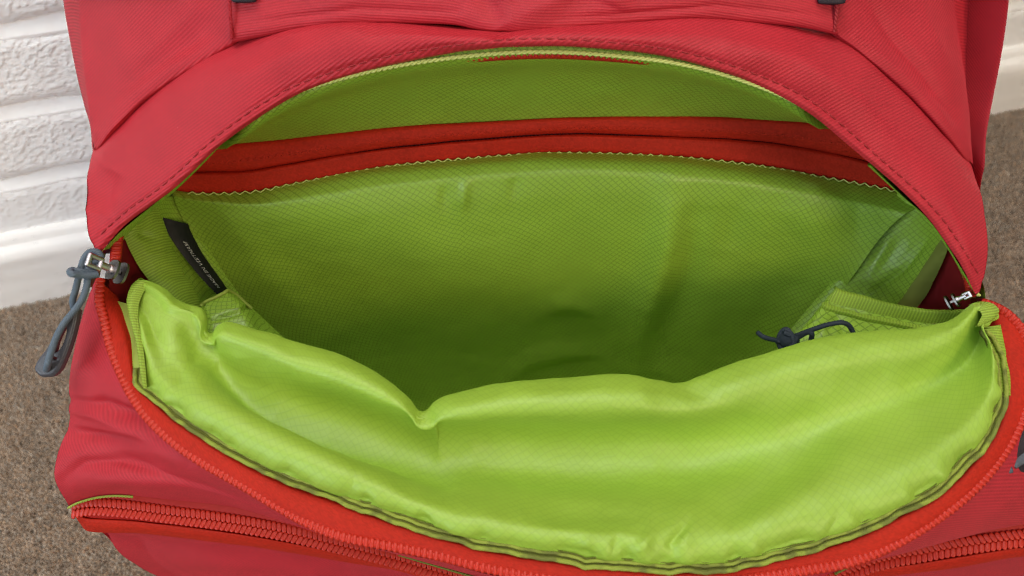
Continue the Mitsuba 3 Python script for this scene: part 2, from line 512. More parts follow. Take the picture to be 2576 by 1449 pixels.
def hood():
    dx = np.array([-34, -28, -10, 0, 0, 0, 0, 0, 0, 2, 14, 28, 36.])
    dy = np.array([18, 10, 0, 0, 0, 0, 0, 0, 0, 0, 4, 8, 10.])
    rows = []
    for t in (0, .18, .38, .6, .82, 1.0):
        b = 4 * t * (1 - t)
        r = (1 - t) * A + t * SEAM + b * np.stack([dx, dy, -0.0055 + 0 * dx], 1)
        if t == 1.0:
            r = r + [0, -4, 0.005]
        row = PchipInterpolator(KC, W(r))(np.linspace(0, 1, 420))
        lo = [W(r[0] + [18, -2, .012]), W(r[0] + [50, -4, .05])]
        hi = [W(r[-1] + [-18, -2, .012]), W(r[-1] + [-50, -4, .05])]
        rows.append(np.vstack([lo[::-1], row, hi]))
    G = sheet(rows, 90, v=np.array([0, .18, .38, .6, .82, 1.0]))
    G = folds(G, [
        ([(286, 425), (254, 485), (236, 540)], 38, -.0042),
        ([(300, 560), (450, 440), (640, 275)], 26, .0010),
        ([(1000, 95), (1250, 105), (1400, 92), (1700, 100)], 22, .0012),
        ([(1840, 120), (2000, 150), (2150, 240), (2260, 350)], 30, .0022),
        ([(1900, 185), (2060, 260), (2180, 370)], 22, -.0012),
        ([(2360, 470), (2420, 580), (2440, 680)], 26, .0015),
        ([(1260, 78), (1265, 100)], 30, -.0012),
        ([(900, 80), (700, 150), (560, 230)], 30, .0008)])
    # the sunk stitch line beside the edge
    q = px(G)[..., :2]
    d, _ = seg_dist(q, px(keyed(A, 120))[:, :2])
    G = G + normals(G) * (-(np.exp(-((d - 27) / 7) ** 2)) * .0003 - np.clip(1 - d / 9, 0, 1) * .0012)[..., None]
    return ripple(G, .0009, .035, 4)


HOOD = hood()
cloth(B + 'hood_panel', HOOD, 'red_hood', True)


def stitches():
    n = normals(HOOD)
    row = None
    q = px(HOOD[:, 2:-2])[..., :2]
    d, _ = seg_dist(q, px(keyed(A, 160))[:, :2])
    k = np.argmin(np.abs(d - 26) + 1000 * (np.arange(len(d))[:, None] > 45), 0)
    L = HOOD[k, np.arange(2, HOOD.shape[1] - 2)] + n[k, np.arange(2, HOOD.shape[1] - 2)] * .0001
    L = gaussian_filter1d(L, 3, axis=0)
    ln = np.r_[0, np.cumsum(np.linalg.norm(np.diff(L, axis=0), axis=1))]
    s = 0.004
    while s < ln[-1] - .004:
        u = np.linspace(s, s + .0030, 6)
        P = np.stack([np.interp(u, ln, L[:, c]) for c in range(3)], 1)
        P = toward(P, -.0002 + .0004 * np.sin(np.linspace(0, np.pi, 6))[:, None])
        add(B + 'hood_panel__stitch', tube(P, .00030, 6)[0], 'stitch', True)
        s += .0044


stitches()
_hem = A + np.stack([np.zeros(13), np.array([0, -9, -14, -13, -8, 4, 8, 7, -2, -12, -13, -12, -4.]), np.full(13, .0020)], 1)
add(B + 'hood_panel__hem', rope(curve(_hem, 900), .0006, .0042, 2), 'pale_thread', True)

# -- upper front: two fans of ribbed cloth and the band between them
OVER = np.array([0, 5, -.0028])


def fan(rows, fl, key):
    R = [curve(r, 120, smooth=2) for r in rows]
    G = sheet([R[0] + DOWN * .0003 + FWD * .006, R[0] + FWD * .0012, *R[1:]], 80)
    G = folds(G, fl)
    cloth(key, ripple(G, .0005, .05, 8), 'red_upper', True)


fan([zs([(236, 378), (250, 362), (277, 324), (370, 238), (467, 174), (550, 124), (590, 92), (588, 40), (578, -150)], [(0, .327), (3, .310), (6, .2955), (7, .294), (8, .285)]),
     zs([(236, 378), (256, 330), (300, 250), (380, 160), (455, 80), (500, 20), (520, -60), (515, -110), (510, -150)], [(0, .327), (3, .310), (6, .297), (8, .288)]),
     zs([(236, 376), (248, 310), (270, 220), (310, 130), (345, 60), (370, 0), (380, -60), (385, -110), (385, -150)], [(0, .327), (3, .313), (6, .303), (8, .297)]),
     zs([(236, 374), (232, 330), (227, 283), (216, 190), (208, 90), (201, 0), (196, -60), (193, -110), (190, -150)], [(0, .328), (2, .326), (5, .322), (8, .318)])],
    [([(262, 330), (300, 268), (400, 190), (500, 135), (570, 95)], 22, .0012),
     ([(300, 235), (400, 160), (500, 85), (560, 20)], 30, -.0009),
     ([(340, 160), (420, 100), (500, 20), (520, -60)], 30, .0018),
     ([(236, 350), (228, 250), (212, 100), (204, 0)], 12, .0012)], B + 'upper_panel')
fan([zs([(2442, 408), (2427, 390), (2382, 330), (2284, 224), (2217, 167), (2150, 112), (2104, 72), (2102, 30), (2112, -150)], [(0, .329), (3, .306), (6, .2935), (7, .293), (8, .285)]),
     zs([(2442, 408), (2430, 360), (2390, 270), (2320, 170), (2260, 90), (2215, 20), (2200, -40), (2200, -100), (2200, -150)], [(0, .329), (3, .308), (6, .297), (8, .289)]),
     zs([(2444, 410), (2436, 350), (2410, 250), (2370, 150), (2335, 70), (2310, 0), (2300, -50), (2300, -100), (2300, -150)], [(0, .330), (3, .312), (6, .304), (8, .297)]),
     zs([(2448, 415), (2442, 360), (2434, 300), (2418, 200), (2408, 100), (2402, 0), (2398, -50), (2396, -100), (2394, -150)], [(0, .334), (2, .331), (5, .326), (8, .320)])],
    [([(2418, 370), (2360, 285), (2270, 190), (2160, 90)], 18, .0014),
     ([(2400, 300), (2320, 180), (2240, 90), (2180, 0)], 16, -.0016),
     ([(2400, 200), (2340, 80), (2300, -20)], 26, .0012),
     ([(2410, 60), (2420, 180), (2440, 330)], 14, .0012)], B + 'upper_panel')


def band():
    b0 = zs([(583, 99), (667, 82), (767, 65), (859, 54), (1026, 52), (1142, 58), (1209, 72), (1265, 77), (1392, 73), (1526, 57), (1718, 40), (1850, 46), (1984, 57), (2060, 70), (2108, 82)],
            [(0, .2945), (3, .2865), (7, .2810), (10, .2845), (14, .2935)])
    rows = [curve(b0 + [0, 5, .004], 240, smooth=1.5), curve(b0, 240, smooth=1.5), curve(b0 + [0, -14, -.0012], 240, smooth=1.5)]
    for k, (dy, w) in enumerate(((0.42, 0), (0.75, 0))):
        r = b0.copy()
        r[:, 1] = b0[:, 1] * (1 - dy) - 8 * dy
        r[:, 0] = b0[:, 0] + (578 - 583) * dy
        r[:, 2] = b0[:, 2] - .001 - .002 * dy
        rows.append(curve(r, 240, smooth=1.5))
    r = b0.copy()
    r[:, 1], r[:, 2] = -150, b0[:, 2] - .009
    rows.append(curve(r, 240, smooth=1.5))
    G = sheet(rows, 70)
    G = folds(G, [([(1265, 70), (1240, 30), (1200, -40)], 26, -.002), ([(1300, 40), (1380, 10), (1440, -30)], 30, .002), ([(600, 62), (900, 22), (1150, 30)], 10, -.0009),
                  ([(1400, 50), (1800, 14), (2080, 40)], 9, -.0009), ([(1540, 20), (1560, -30)], 40, .0022)])
    cloth(B + 'upper_band', ripple(G, .0008, .03, 2), 'red_band')
    for x in (584, 2101):
        P = curve(zs([(x - 1, 97 if x < 1000 else 80), (x - 4 if x < 1000 else x + 2, 50), (x - 8 if x < 1000 else x + 6, -20)], [(0, .2925), (2, .2885)]), 40)
        add(B + 'upper_band__edge_seam', rope(P, .00055, .003, 2), 'stitch' if x > 1000 else 'red_upper', True)
    for x0, x1, y in ((582, 646, 5), (2056, 2128, 9)):
        c = [W((x, yy, .2865 - (.001 if yy < 0 else 0) + dz)) for x in (x0, x1) for yy in (y - 34, y) for dz in (0, .006)] + [W(((x0 + x1) / 2, y + 4, .2885))]
        m = trimesh.convex.convex_hull(np.array(c)).subdivide().subdivide()
        m = trimesh.smoothing.filter_laplacian(m, lamb=.3, iterations=2, volume_constraint=False)
        add(B + 'strap_end', m, 'dark_web', True, label='dark strap end poking out at the top of the upper band')


band()


def side(inner, outer, wrap, key, fl=()):
    rows = [curve(inner, 120, smooth=1), curve(inner * .5 + outer * .5 + wrap, 120, smooth=1), curve(outer, 120, smooth=1)]
    back = rows[2].copy()
    sx = np.sign(back[:, 0].mean())
    back[:, 1] += .05
    back[:, 0] -= sx * .002
    b2 = back.copy()
    b2[:, 1] = .43
    b2[:, 0] = sx * .165
    G = sheet(rows + [back, b2], 60)
    cloth(key, folds(G, list(fl)), 'red_side')


side(zs([(262, 520), (236, 376), (232, 330), (227, 283), (216, 190), (208, 90), (201, 0), (192, -150)], [(0, .352), (1, .329), (3, .3275), (6, .3235), (7, .319)]),
     zs([(240, 520), (235, 378), (230, 323), (213, 260), (193, 180), (176, 95), (160, 0), (140, -150)], [(0, .355), (1, .340), (3, .338), (6, .337), (7, .334)]),
     np.array([0, 0, -.001]), B + 'side_panel')
side(zs([(2430, 540), (2446, 425), (2441, 360), (2433, 300), (2417, 200), (2407, 100), (2400, 0), (2392, -150)], [(0, .350), (1, .337), (3, .334), (6, .329), (7, .322)]),
     zs([(2466, 540), (2474, 430), (2480, 345), (2497, 250), (2515, 160), (2530, 67), (2538, 0), (2550, -150)], [(0, .348), (1, .332), (3, .333), (6, .330), (7, .326)]),
     np.array([-10, 0, .028]), B + 'side_panel')

# -- front panel under the opening: its zipped edge, outer cloth, lime lip
GE = zs([(240, 700), (236, 754), (248, 800), (263, 866), (283, 920), (303, 966), (334, 1023), (400, 1099), (500, 1173), (600, 1229), (700, 1289), (767, 1326), (859, 1363), (976, 1386), (1126, 1416),
         (1226, 1443), (1400, 1472), (1600, 1485), (1800, 1480), (2017, 1449), (2117, 1433), (2217, 1399), (2317, 1346), (2417, 1276), (2484, 1213), (2534, 1149), (2576, 1076), (2606, 980), (2606, 900),
         (2585, 830), (2550, 785), (2510, 760), (2474, 750)],
        [(0, .319), (5, .306), (8, .291), (12, .277), (15, .271), (17, .2685), (20, .272), (23, .280), (26, .292), (29, .308), (32, .319)])
BZ = zs([(172, 1274), (200, 1260), (250, 1247), (334, 1246), (434, 1257), (567, 1271), (667, 1297), (767, 1330), (880, 1362), (1002, 1391), (1092, 1418), (1209, 1452), (1400, 1492), (1650, 1508), (1900, 1492),
         (2100, 1440), (2250, 1377), (2317, 1359), (2400, 1330), (2576, 1313), (2690, 1318)],
        [(0, .348), (3, .340), (5, .336), (8, .331), (11, .333), (13, .335), (15, .336), (17, .334), (19, .327), (20, .331)])


def front_panel():
    n = 360
    g, b = px(curve(GE, n, smooth=2)), px(curve(BZ, n, {3: .10, 7: .235, 11: .36, 16: .60, 19: .70}, smooth=2))
    u = np.linspace(0, 1, n)
    rows = []
    wl, wr = np.exp(-(u / .085) ** 2), np.exp(-((1 - u) / .06) ** 2)
    for t, dl, dz in ((0, 0, .0015), (.25, -30, -.004), (.48, -33, -.007), (.62, -22, -.005), (.78, -43, -.010), (.88, -42, -.010), (.97, -10, -.004), (1, 0, 0)):
        r = (1 - t) * g + t * b
        r[:, 0] += dl * wl + 40 * wr * 4 * t * (1 - t)
        r[:, 2] += dz * (1 - .75 * np.clip((u - .25) / .1, 0, 1))
        w = W(r)
        lo = [W(r[0] + [22, 0, .02]), W(r[0] + [55, 0, .07])]
        hi = [W(r[-1] + [-20, 0, .02]), W(r[-1] + [-60, 0, .07])]
        rows.append(np.vstack([lo[::-1], w, hi]))
    G = sheet(rows, 110, v=np.array([0, .25, .48, .62, .78, .88, .97, 1]))
    G = folds(G, [
        ([(255, 1018), (320, 1055), (400, 1110), (470, 1150)], 20, -.0075),
        ([(180, 1030), (240, 1045), (330, 1085)], 12, .0018),
        ([(175, 1005), (230, 1015), (280, 1020)], 9, -.0012),
        ([(180, 1085), (260, 1098), (360, 1125)], 13, -.0024),
        ([(190, 1065), (260, 1078), (330, 1100)], 10, .0010),
        ([(165, 1200), (215, 1165), (300, 1160), (380, 1175)], 16, -.0022),
        ([(190, 1225), (300, 1200), (450, 1215)], 22, .0022),
        ([(315, 920), (330, 1000), (350, 1060)], 18, -.003),
        ([(215, 900), (200, 980)], 20, .002)])
    cloth(B + 'front_panel', ripple(G, .0005, .04, 12), 'red_front', True)


front_panel()
for i0, i1 in ((0, 4), (9, 12), (15, 19)):
    P = curve(BZ[i0:i1] + [0, 4, -.0015], 200)
    add(B + 'front_panel__hem', rope(P, .00042, .003, 2), 'olive_thread' if i0 else 'lime_thread', True)
_st = px(curve(shift(BZ, 0, -30, -.003)[1:7], 200))
P = W(_st)
ln = np.r_[0, np.cumsum(np.linalg.norm(np.diff(P, axis=0), axis=1))]
for s in np.arange(.006, ln[-1] - .004, .0052):
    q = np.stack([np.interp(np.linspace(s, s + .0032, 5), ln, P[:, c]) for c in range(3)], 1)
    add(B + 'front_panel__stitch', tube(toward(q, .0055), .0004, 6)[0], 'stitch', True)

# -- lower pocket zip and lower body
TE = zs([(185, 1292), (215, 1332), (262, 1336), (334, 1337), (434, 1346), (500, 1354), (667, 1377), (859, 1409), (1000, 1434), (1100, 1460), (1400, 1515), (1650, 1530), (1900, 1515), (2100, 1480), (2217, 1449),
         (2384, 1429), (2576, 1396), (2690, 1380)],
        [(0, .352), (1, .357), (3, .353), (6, .347), (9, .343), (11, .342), (14, .343), (16, .336), (17, .339)])
TC = zs([(180, 1284), (210, 1277), (300, 1279), (434, 1296), (567, 1313), (700, 1336), (859, 1373), (1000, 1408), (1100, 1438), (1400, 1500), (1650, 1516), (1900, 1503), (2100, 1455), (2200, 1416), (2300, 1396),
         (2384, 1380), (2576, 1354), (2690, 1345)],
        [(0, .3505), (1, .349), (3, .343), (5, .338), (7, .335), (10, .336), (12, .337), (14, .338), (16, .331), (17, .335)])


def low_zip():
    key = B + 'lower_zipper'
    n = 300
    b = px(curve(BZ, n, {3: .10, 7: .235, 11: .36, 16: .66, 19: .92}))
    c = px(curve(TC, n, {3: .12, 5: .22, 8: .35, 13: .65, 16: .92}, smooth=1.5))
    e = px(curve(TE, n, {3: .08, 6: .22, 9: .35, 14: .66, 16: .92}, smooth=1.5))
    up = W(b + [0, -6, .004])
    G = sheet([up, W(c + [0, -8, .0010]), W(c + [0, 8, .0010]), W(.42 * c + .58 * e + [0, 0, .0008])], 14)
    cloth(key + '__tape', G, 'tape_plain')
    G = sheet([W(.5 * c + .5 * e + [0, 0, .0012]), W(.45 * c + .55 * e + [0, 0, -.0016]), W(.15 * c + .85 * e + [0, 0, -.0022]), W(e + [0, 0, -.0008]), W(e + [0, 3, .004])], 24)
    cloth(key + '__tape', ripple(G, .0006, .02, 3), 'tape', label='bright orange-red lower zip tape')
    for dy, tl in ((-11, .35), (11, -.35)):
        P = spaced(W(c + [0, dy, -.0004]), .00225)
        add(key + '__teeth', beads(P, (.00110, .0021, .0005), tl), 'teeth', True, kind='stuff')


low_zip()


def low_body():
    e = curve(TE + [0, -10, .0022], 240, {3: .08, 6: .22, 9: .35, 14: .66, 16: .92}, smooth=1.5)
    x = e[:, 0]
    k = np.clip(np.where(x < 0, -x / .18, x / .30), 0, 1) ** 4
    rows = [e]
    r1 = e.copy()
    r1[:, 1] = e[:, 1] * .35 + .65 * (.118 + .03 * k)
    r1[:, 2] = .285
    rows.append(r1)
    for r in rows[1:]:
        r[:, 0] = np.where(r[:, 0] > 0, r[:, 0] * (1 + .12 * np.clip(r[:, 0] / .2, 0, 1) ** 3), r[:, 0])
    for z, y in ((.20, .112), (.10, .118), (.03, .125), (.004, .14)):
        r = e.copy()
        r[:, 0] = np.clip(x * np.where(x > 0, 1 + .12 * np.clip(x / .2, 0, 1) ** 3, 1), -.181, .268)
        r[:, 1], r[:, 2] = y + .035 * k, z
        rows.append(r)
    R = []
    for r in rows:
        a, b2, c2, d2 = r[0].copy(), r[0].copy(), r[-1].copy(), r[-1].copy()
        a[1] += .05; b2[1] = .43; c2[1] += .05; d2[1] = .43
        b2[0] += .004; d2[0] -= .004
        R.append(np.vstack([b2, a, r, c2, d2]))
    G = sheet(R, 70)
    G = folds(G, [([(330, 1380), (500, 1400), (700, 1440)], 40, .003), ([(250, 1350), (500, 1372), (860, 1425)], 12, -.002, 'full')])
    cloth(B + 'lower_body', ripple(G, .0015, .05, 6), 'red_front')
    rr = trimesh.creation.box(extents=(.34, .28, .012))
    rr.apply_translation((0, .29, .006))
    add(B + 'base', rr, 'dark_web', False)


low_body()


def rear_body():
    a = np.linspace(0, 2 * np.pi, 96, endpoint=False)
    rows = []
    for z, w, y0, y1 in ((.005, .168, .20, .43), (.05, .175, .20, .435), (.165, .176, .20, .44), (.185, .174, .315, .44), (.33, .168, .315, .44), (.45, .166, .315, .44), (.56, .16, .31, .435), (.62, .14, .30, .42), (.635, .08, .32, .40), (.637, .002, .358, .36)):
        c, s = np.cos(a), np.sin(a)
        ex = .45
        rows.append(np.stack([np.sign(c) * np.abs(c) ** ex * w, (y0 + y1) / 2 + np.sign(s) * np.abs(s) ** ex * (y1 - y0) / 2, np.full_like(a, z)], 1))
    G = sheet(np.array(rows), 60)
    G = np.concatenate([G, G[:, :1]], 1)
    cloth(B + 'rear_body', ripple(G, .002, .06, 5), 'red_side')
    # front of the upper body, from the strip in view to the top
    x = np.linspace(-.168, .176, 60)
    k = np.clip(np.abs(x) / .18, 0, 1) ** 3
    rows = [np.stack([x, .268 + .03 * k, .495 + 0 * x], 1), np.stack([x, .278 + .03 * k, .56 + 0 * x], 1), np.stack([x * .95, .30 + .03 * k, .61 + 0 * x], 1), np.stack([x * .85, .34 + .01 * k, .634 + 0 * x], 1)]
    cloth(B + 'top_panel', sheet(rows, 30), 'red_upper')


rear_body()

# -- lime lip of the front panel
L = zs([(325, 745), (323, 766), (337, 803), (350, 866), (360, 966), (400, 999), (450, 1039), (534, 1093), (634, 1153), (734, 1199), (859, 1245), (959, 1283), (1092, 1326), (1209, 1360), (1359, 1386), (1493, 1408),
        (1626, 1419), (1718, 1422), (1817, 1418), (1917, 1396), (2100, 1349), (2250, 1283), (2367, 1216), (2450, 1133), (2500, 1059), (2517, 966), (2500, 883), (2470, 835), (2500, 800), (2510, 782)],
       [(0, .319), (1, .318), (4, .302), (7, .288), (10, .277), (13, .270), (16, .2665), (19, .269), (22, .276), (24, .286), (26, .300), (29, .312)])
F = zs([(335, 728), (360, 703), (393, 713), (427, 736), (443, 753), (483, 756), (510, 770), (523, 795), (531, 834), (547, 816), (567, 808), (617, 820), (667, 836), (750, 873), (859, 906), (950, 945), (1010, 985),
        (1045, 1012), (1065, 1027), (1090, 1010), (1130, 995), (1250, 970), (1350, 960), (1450, 950), (1550, 945), (1600, 948), (1640, 958), (1700, 962), (1760, 945), (1850, 912), (1950, 882), (2084, 848),
        (2184, 834), (2300, 828), (2370, 813), (2434, 776), (2450, 763), (2480, 762), (2504, 770)],
       [(0, .323), (1, .325), (5, .318), (8, .316), (10, .313), (14, .306), (16, .300), (18, .2985), (21, .299), (25, .299), (29, .303), (33, .310), (36, .315), (38, .315)])
LN = 460
LU = {4: .105, 7: .175, 10: .285, 13: .40, 16: .53, 19: .635, 22: .77, 25: .885}
FU = {1: .03, 6: .10, 8: .135, 14: .28, 18: .375, 22: .48, 27: .60, 31: .74, 34: .86, 36: .93}
LC, FC = px(curve(L, LN, LU, smooth=2.5)), px(curve(F, LN, FU, smooth=1.2))


def lip():
    u = np.linspace(0, 1, LN)
    edge = np.clip(np.minimum(u / .06, (1 - u) / .06), 0, 1)
    rows = [W(LC + [0, 0, .0022])]
    for t, up in ((.05, .0025), (.16, .0060), (.36, -.0040), (.56, -.0120), (.76, .0022), (.89, .0080), (.97, .0036)):
        r = (1 - t) * LC + t * FC
        w = W(r)
        n = EYE - w
        n /= np.linalg.norm(n, axis=1, keepdims=True)
        rows.append(w + n * ((up if up > 0 else up * np.clip((u - .13) / .14, -.25, 1)) * (.25 + .75 * edge))[:, None])
    rows.append(W(FC))
    d1, d2, d3 = FC + [0, 6, .006], FC + [0, 40, .024], FC + [0, 120, .055]
    bottom = np.stack([np.linspace(-.145, .155, LN), np.full(LN, .264), np.full(LN, .197)], 1)
    rows += [W(d1), W(d2), W(d3), bottom]
    v = np.array([0, .05, .16, .36, .56, .76, .89, .97, 1.0, 1.04, 1.14, 1.3, 1.6])
    G0 = sheet(rows, 180, v=v / v[-1])
    G = gaussian_filter1d(G0, 7, axis=0, mode='nearest')
    k = np.clip(np.arange(180) / 14, 0, 1)[:, None, None]
    k2 = np.exp(-((np.arange(180) / 179 - 1.0 / 1.6) / .04) ** 2)[:, None, None]     # the crest keeps its line
    G = G0 * (1 - k) + G * k
    G = G0 * k2 + G * (1 - k2)
    G = folds(G, [
        # deep valley that starts at the left notch and runs down to the right
        ([(478, 775), (482, 830), (515, 890), (580, 955), (690, 1030), (830, 1085), (980, 1130), (1120, 1200)], 26, -.0075),
        ([(478, 775), (500, 870), (640, 980), (830, 1060), (1000, 1110), (1200, 1170)], 60, -.0025),
        ([(600, 985), (740, 1060), (900, 1112), (1050, 1160)], 18, .0014),
        ([(430, 800), (440, 900), (520, 1000), (640, 1080), (800, 1150), (950, 1220)], 46, .0040),
        ([(700, 850), (860, 930), (1000, 1010)], 34, .0022),
        ([(1066, 1027), (1070, 1060), (1085, 1100)], 30, -.0024),
        ([(1100, 1050), (1300, 1015), (1500, 1005), (1700, 1015)], 44, .0018),
        ([(1150, 1150), (1400, 1170), (1700, 1160), (2000, 1100)], 80, -.0070),
        ([(640, 960), (800, 1040), (950, 1090), (1150, 1125), (1500, 1135), (1850, 1110)], 66, -.0048),
        ([(1300, 1280), (1500, 1285), (1650, 1300)], 46, -.0032),
        ([(1700, 965), (1740, 985), (1820, 995)], 26, -.0016),
        ([(1850, 1010), (2050, 960), (2280, 930)], 40, -.0010),
        ([(2050, 1130), (1900, 1230), (1800, 1320)], 50, -.0026),
        ([(2250, 1080), (2100, 1180), (1950, 1290)], 60, .0020),
        ([(1730, 1310), (1690, 1370), (1700, 1410)], 14, -.0022),
        ([(1640, 1345), (1600, 1390)], 16, .0014), ([(1555, 1350), (1540, 1395)], 10, -.0012), ([(1480, 1350), (1470, 1390)], 14, .0010),
        ([(2110, 1300), (2080, 1345)], 12, -.0010), ([(900, 1190), (880, 1245)], 16, -.0010)])
    U, V = np.meshgrid(u, np.linspace(0, 1, G.shape[0]))
    pk = meshkit.fbm(np.stack([U * 62, V * 3, U * 0], -1), 2, 77) - .5
    G = G + normals(G) * (pk * .0042 * np.exp(-(V / .06) ** 2) * np.clip(V / .012, 0, 1))[..., None]
    cr = np.abs(meshkit.fbm(G / .019 + 3, 3, 55) - .5)
    G = G + normals(G) * ((.22 - np.minimum(cr, .22)) * .0016)[..., None]
    cloth(B + 'front_lining', ripple(G, .0007, .022, 21), 'lip_lining')


lip()

# ragged seam binding between lip and zip tape
def binding():
    w = np.linspace(0, 1, LN)
    out = LC.copy()
    t = np.gradient(LC[:, :2], axis=0)
    t /= np.linalg.norm(t, axis=1, keepdims=True) + 1e-9
    nrm = np.stack([-t[:, 1], t[:, 0]], 1)            # away from the lip, towards the zip
    nrm = gaussian_filter1d(nrm, 6, axis=0)
    wob = (meshkit.fbm(np.stack([w * 60, w * 0, w * 0], 1), 3, 3) - .5)[:, None]
    m = (w > .085) & (w < .955)

    def off(d, dz):
        q = LC.copy()
        q[:, :2] += nrm * (d + wob * 14)
        q[:, 2] += dz
        return W(q)[m]
    G = sheet([off(-8, .0012), off(2, .0024), off(11, .0026), off(21, .0014)], 10)
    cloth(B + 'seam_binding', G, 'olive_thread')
    dense = lambda P: PchipInterpolator(chord(P), P)(np.linspace(0, 1, 1500))
    add(B + 'seam_binding__thread', rope(dense(off(1, .0016)), .00048, .0026, 3), 'seam_thread', True)
    add(B + 'seam_binding__thread', rope(dense(off(17, .0008)), .00060, .0030, 3), 'seam_thread', True)
    add(B + 'seam_binding__thread', rope(dense(off(9, .0022)), .0004, .0022, 2), 'olive_thread', True)
    return nrm


NRM = binding()

# main zip tape of the front panel and its coil
GC = px(curve(GE, LN, {5: .105, 8: .17, 11: .235, 15: .375, 17: .50, 19: .62, 22: .745, 25: .85, 27: .91}, smooth=2.5))


def main_tape():
    u = np.linspace(0, 1, LN)
    q = LC.copy()
    q[:, :2] += NRM * 10
    q[:, 2] += .0034
    # the tape's inner edge leaves the lip at both ends and runs to the two sliders
    for end, tgt in ((0, (292, 742, .327)), (1, (2440, 790, .322))):
        k = np.exp(-((u - end) / .05) ** 2)[:, None]
        q = q * (1 - k) + np.array(tgt) * k
    g = GC.copy()
    rows = [W(q + [0, 0, .003]), W(.75 * q + .25 * g + [0, 0, -.001]), W(.3 * q + .7 * g + [0, 0, -.0018]), W(g + [0, 0, .0003])]
    G = ripple(sheet(rows, 30), .0006, .02, 31)
    cloth(B + 'main_zipper__tape', G, 'tape')
    t = np.gradient(g[:, :2], axis=0)
    t /= np.linalg.norm(t, axis=1, keepdims=True)
    n2 = gaussian_filter1d(np.stack([-t[:, 1], t[:, 0]], 1), 5, axis=0)
    c = g.copy()
    c[:, :2] -= n2 * 13
    c[:, 2] -= .0010
    P = PchipInterpolator(chord(W(c)), W(c))(np.linspace(0, 1, 1500))
    add(B + 'main_zipper__coil_cord', tube(toward(P, -.0006), .0015, 8, .7)[0], 'teeth', True)
    add(B + 'main_zipper__teeth', beads(spaced(P, .00205), (.00085, .0019, .0009), .15), 'teeth', True, kind='stuff')


main_tape()


def upper_chain():
    """The other half of the main zip, sewn under the hood's edge."""
    q = A.copy()
    q[:, 1] += np.array([8, 4, -18, -26, -24, 2, 10, 6, -22, -24, -18, -4, 4])
    q[:, 2] += np.array([.006, .010, .012, .012, .012, .010, .0085, .010, .012, .012, .010, .008, .006])
    q[0, :2], q[1, :2] = (290, 668), (296, 590)
    q[-1, :2], q[-2, :2] = (2446, 744), (2436, 684)
    P = curve(q, 900, smooth=6)
    add(B + 'main_zipper__upper_tape', tube(P, .0022, 8, .5)[0], 'tape_plain', True)
    add(B + 'main_zipper__upper_teeth', beads(spaced(toward(P, .0008), .00205), (.0008, .0019, .0010), .15), 'teeth', True, kind='stuff')


upper_chain()

# -- inside of the pocket
E1 = zs([(380, 420), (567, 362), (700, 350), (859, 333), (1092, 312), (1293, 302), (1493, 294), (1717, 291), (1884, 297), (2077, 311), (2200, 345), (2330, 400)], [(0, .352), (1, .352), (5, .357), (7, .357), (10, .352), (11, .350)])
EC = zs([(400, 445), (484, 434), (600, 432), (700, 417), (859, 389), (1026, 366), (1226, 350), (1392, 338), (1593, 341), (1717, 345), (1884, 354), (2017, 371), (2150, 398), (2260, 435), (2330, 470)], [(0, .354), (2, .356), (7, .361), (11, .360), (14, .354)])
E2 = zs([(430, 476), (460, 484), (533, 488), (634, 483), (734, 464), (859, 440), (1026, 413), (1192, 398), (1359, 387), (1526, 387), (1717, 397), (1884, 414), (2050, 443), (2250, 480), (2330, 505)], [(0, .356), (2, .359), (8, .365), (12, .362), (14, .356)])


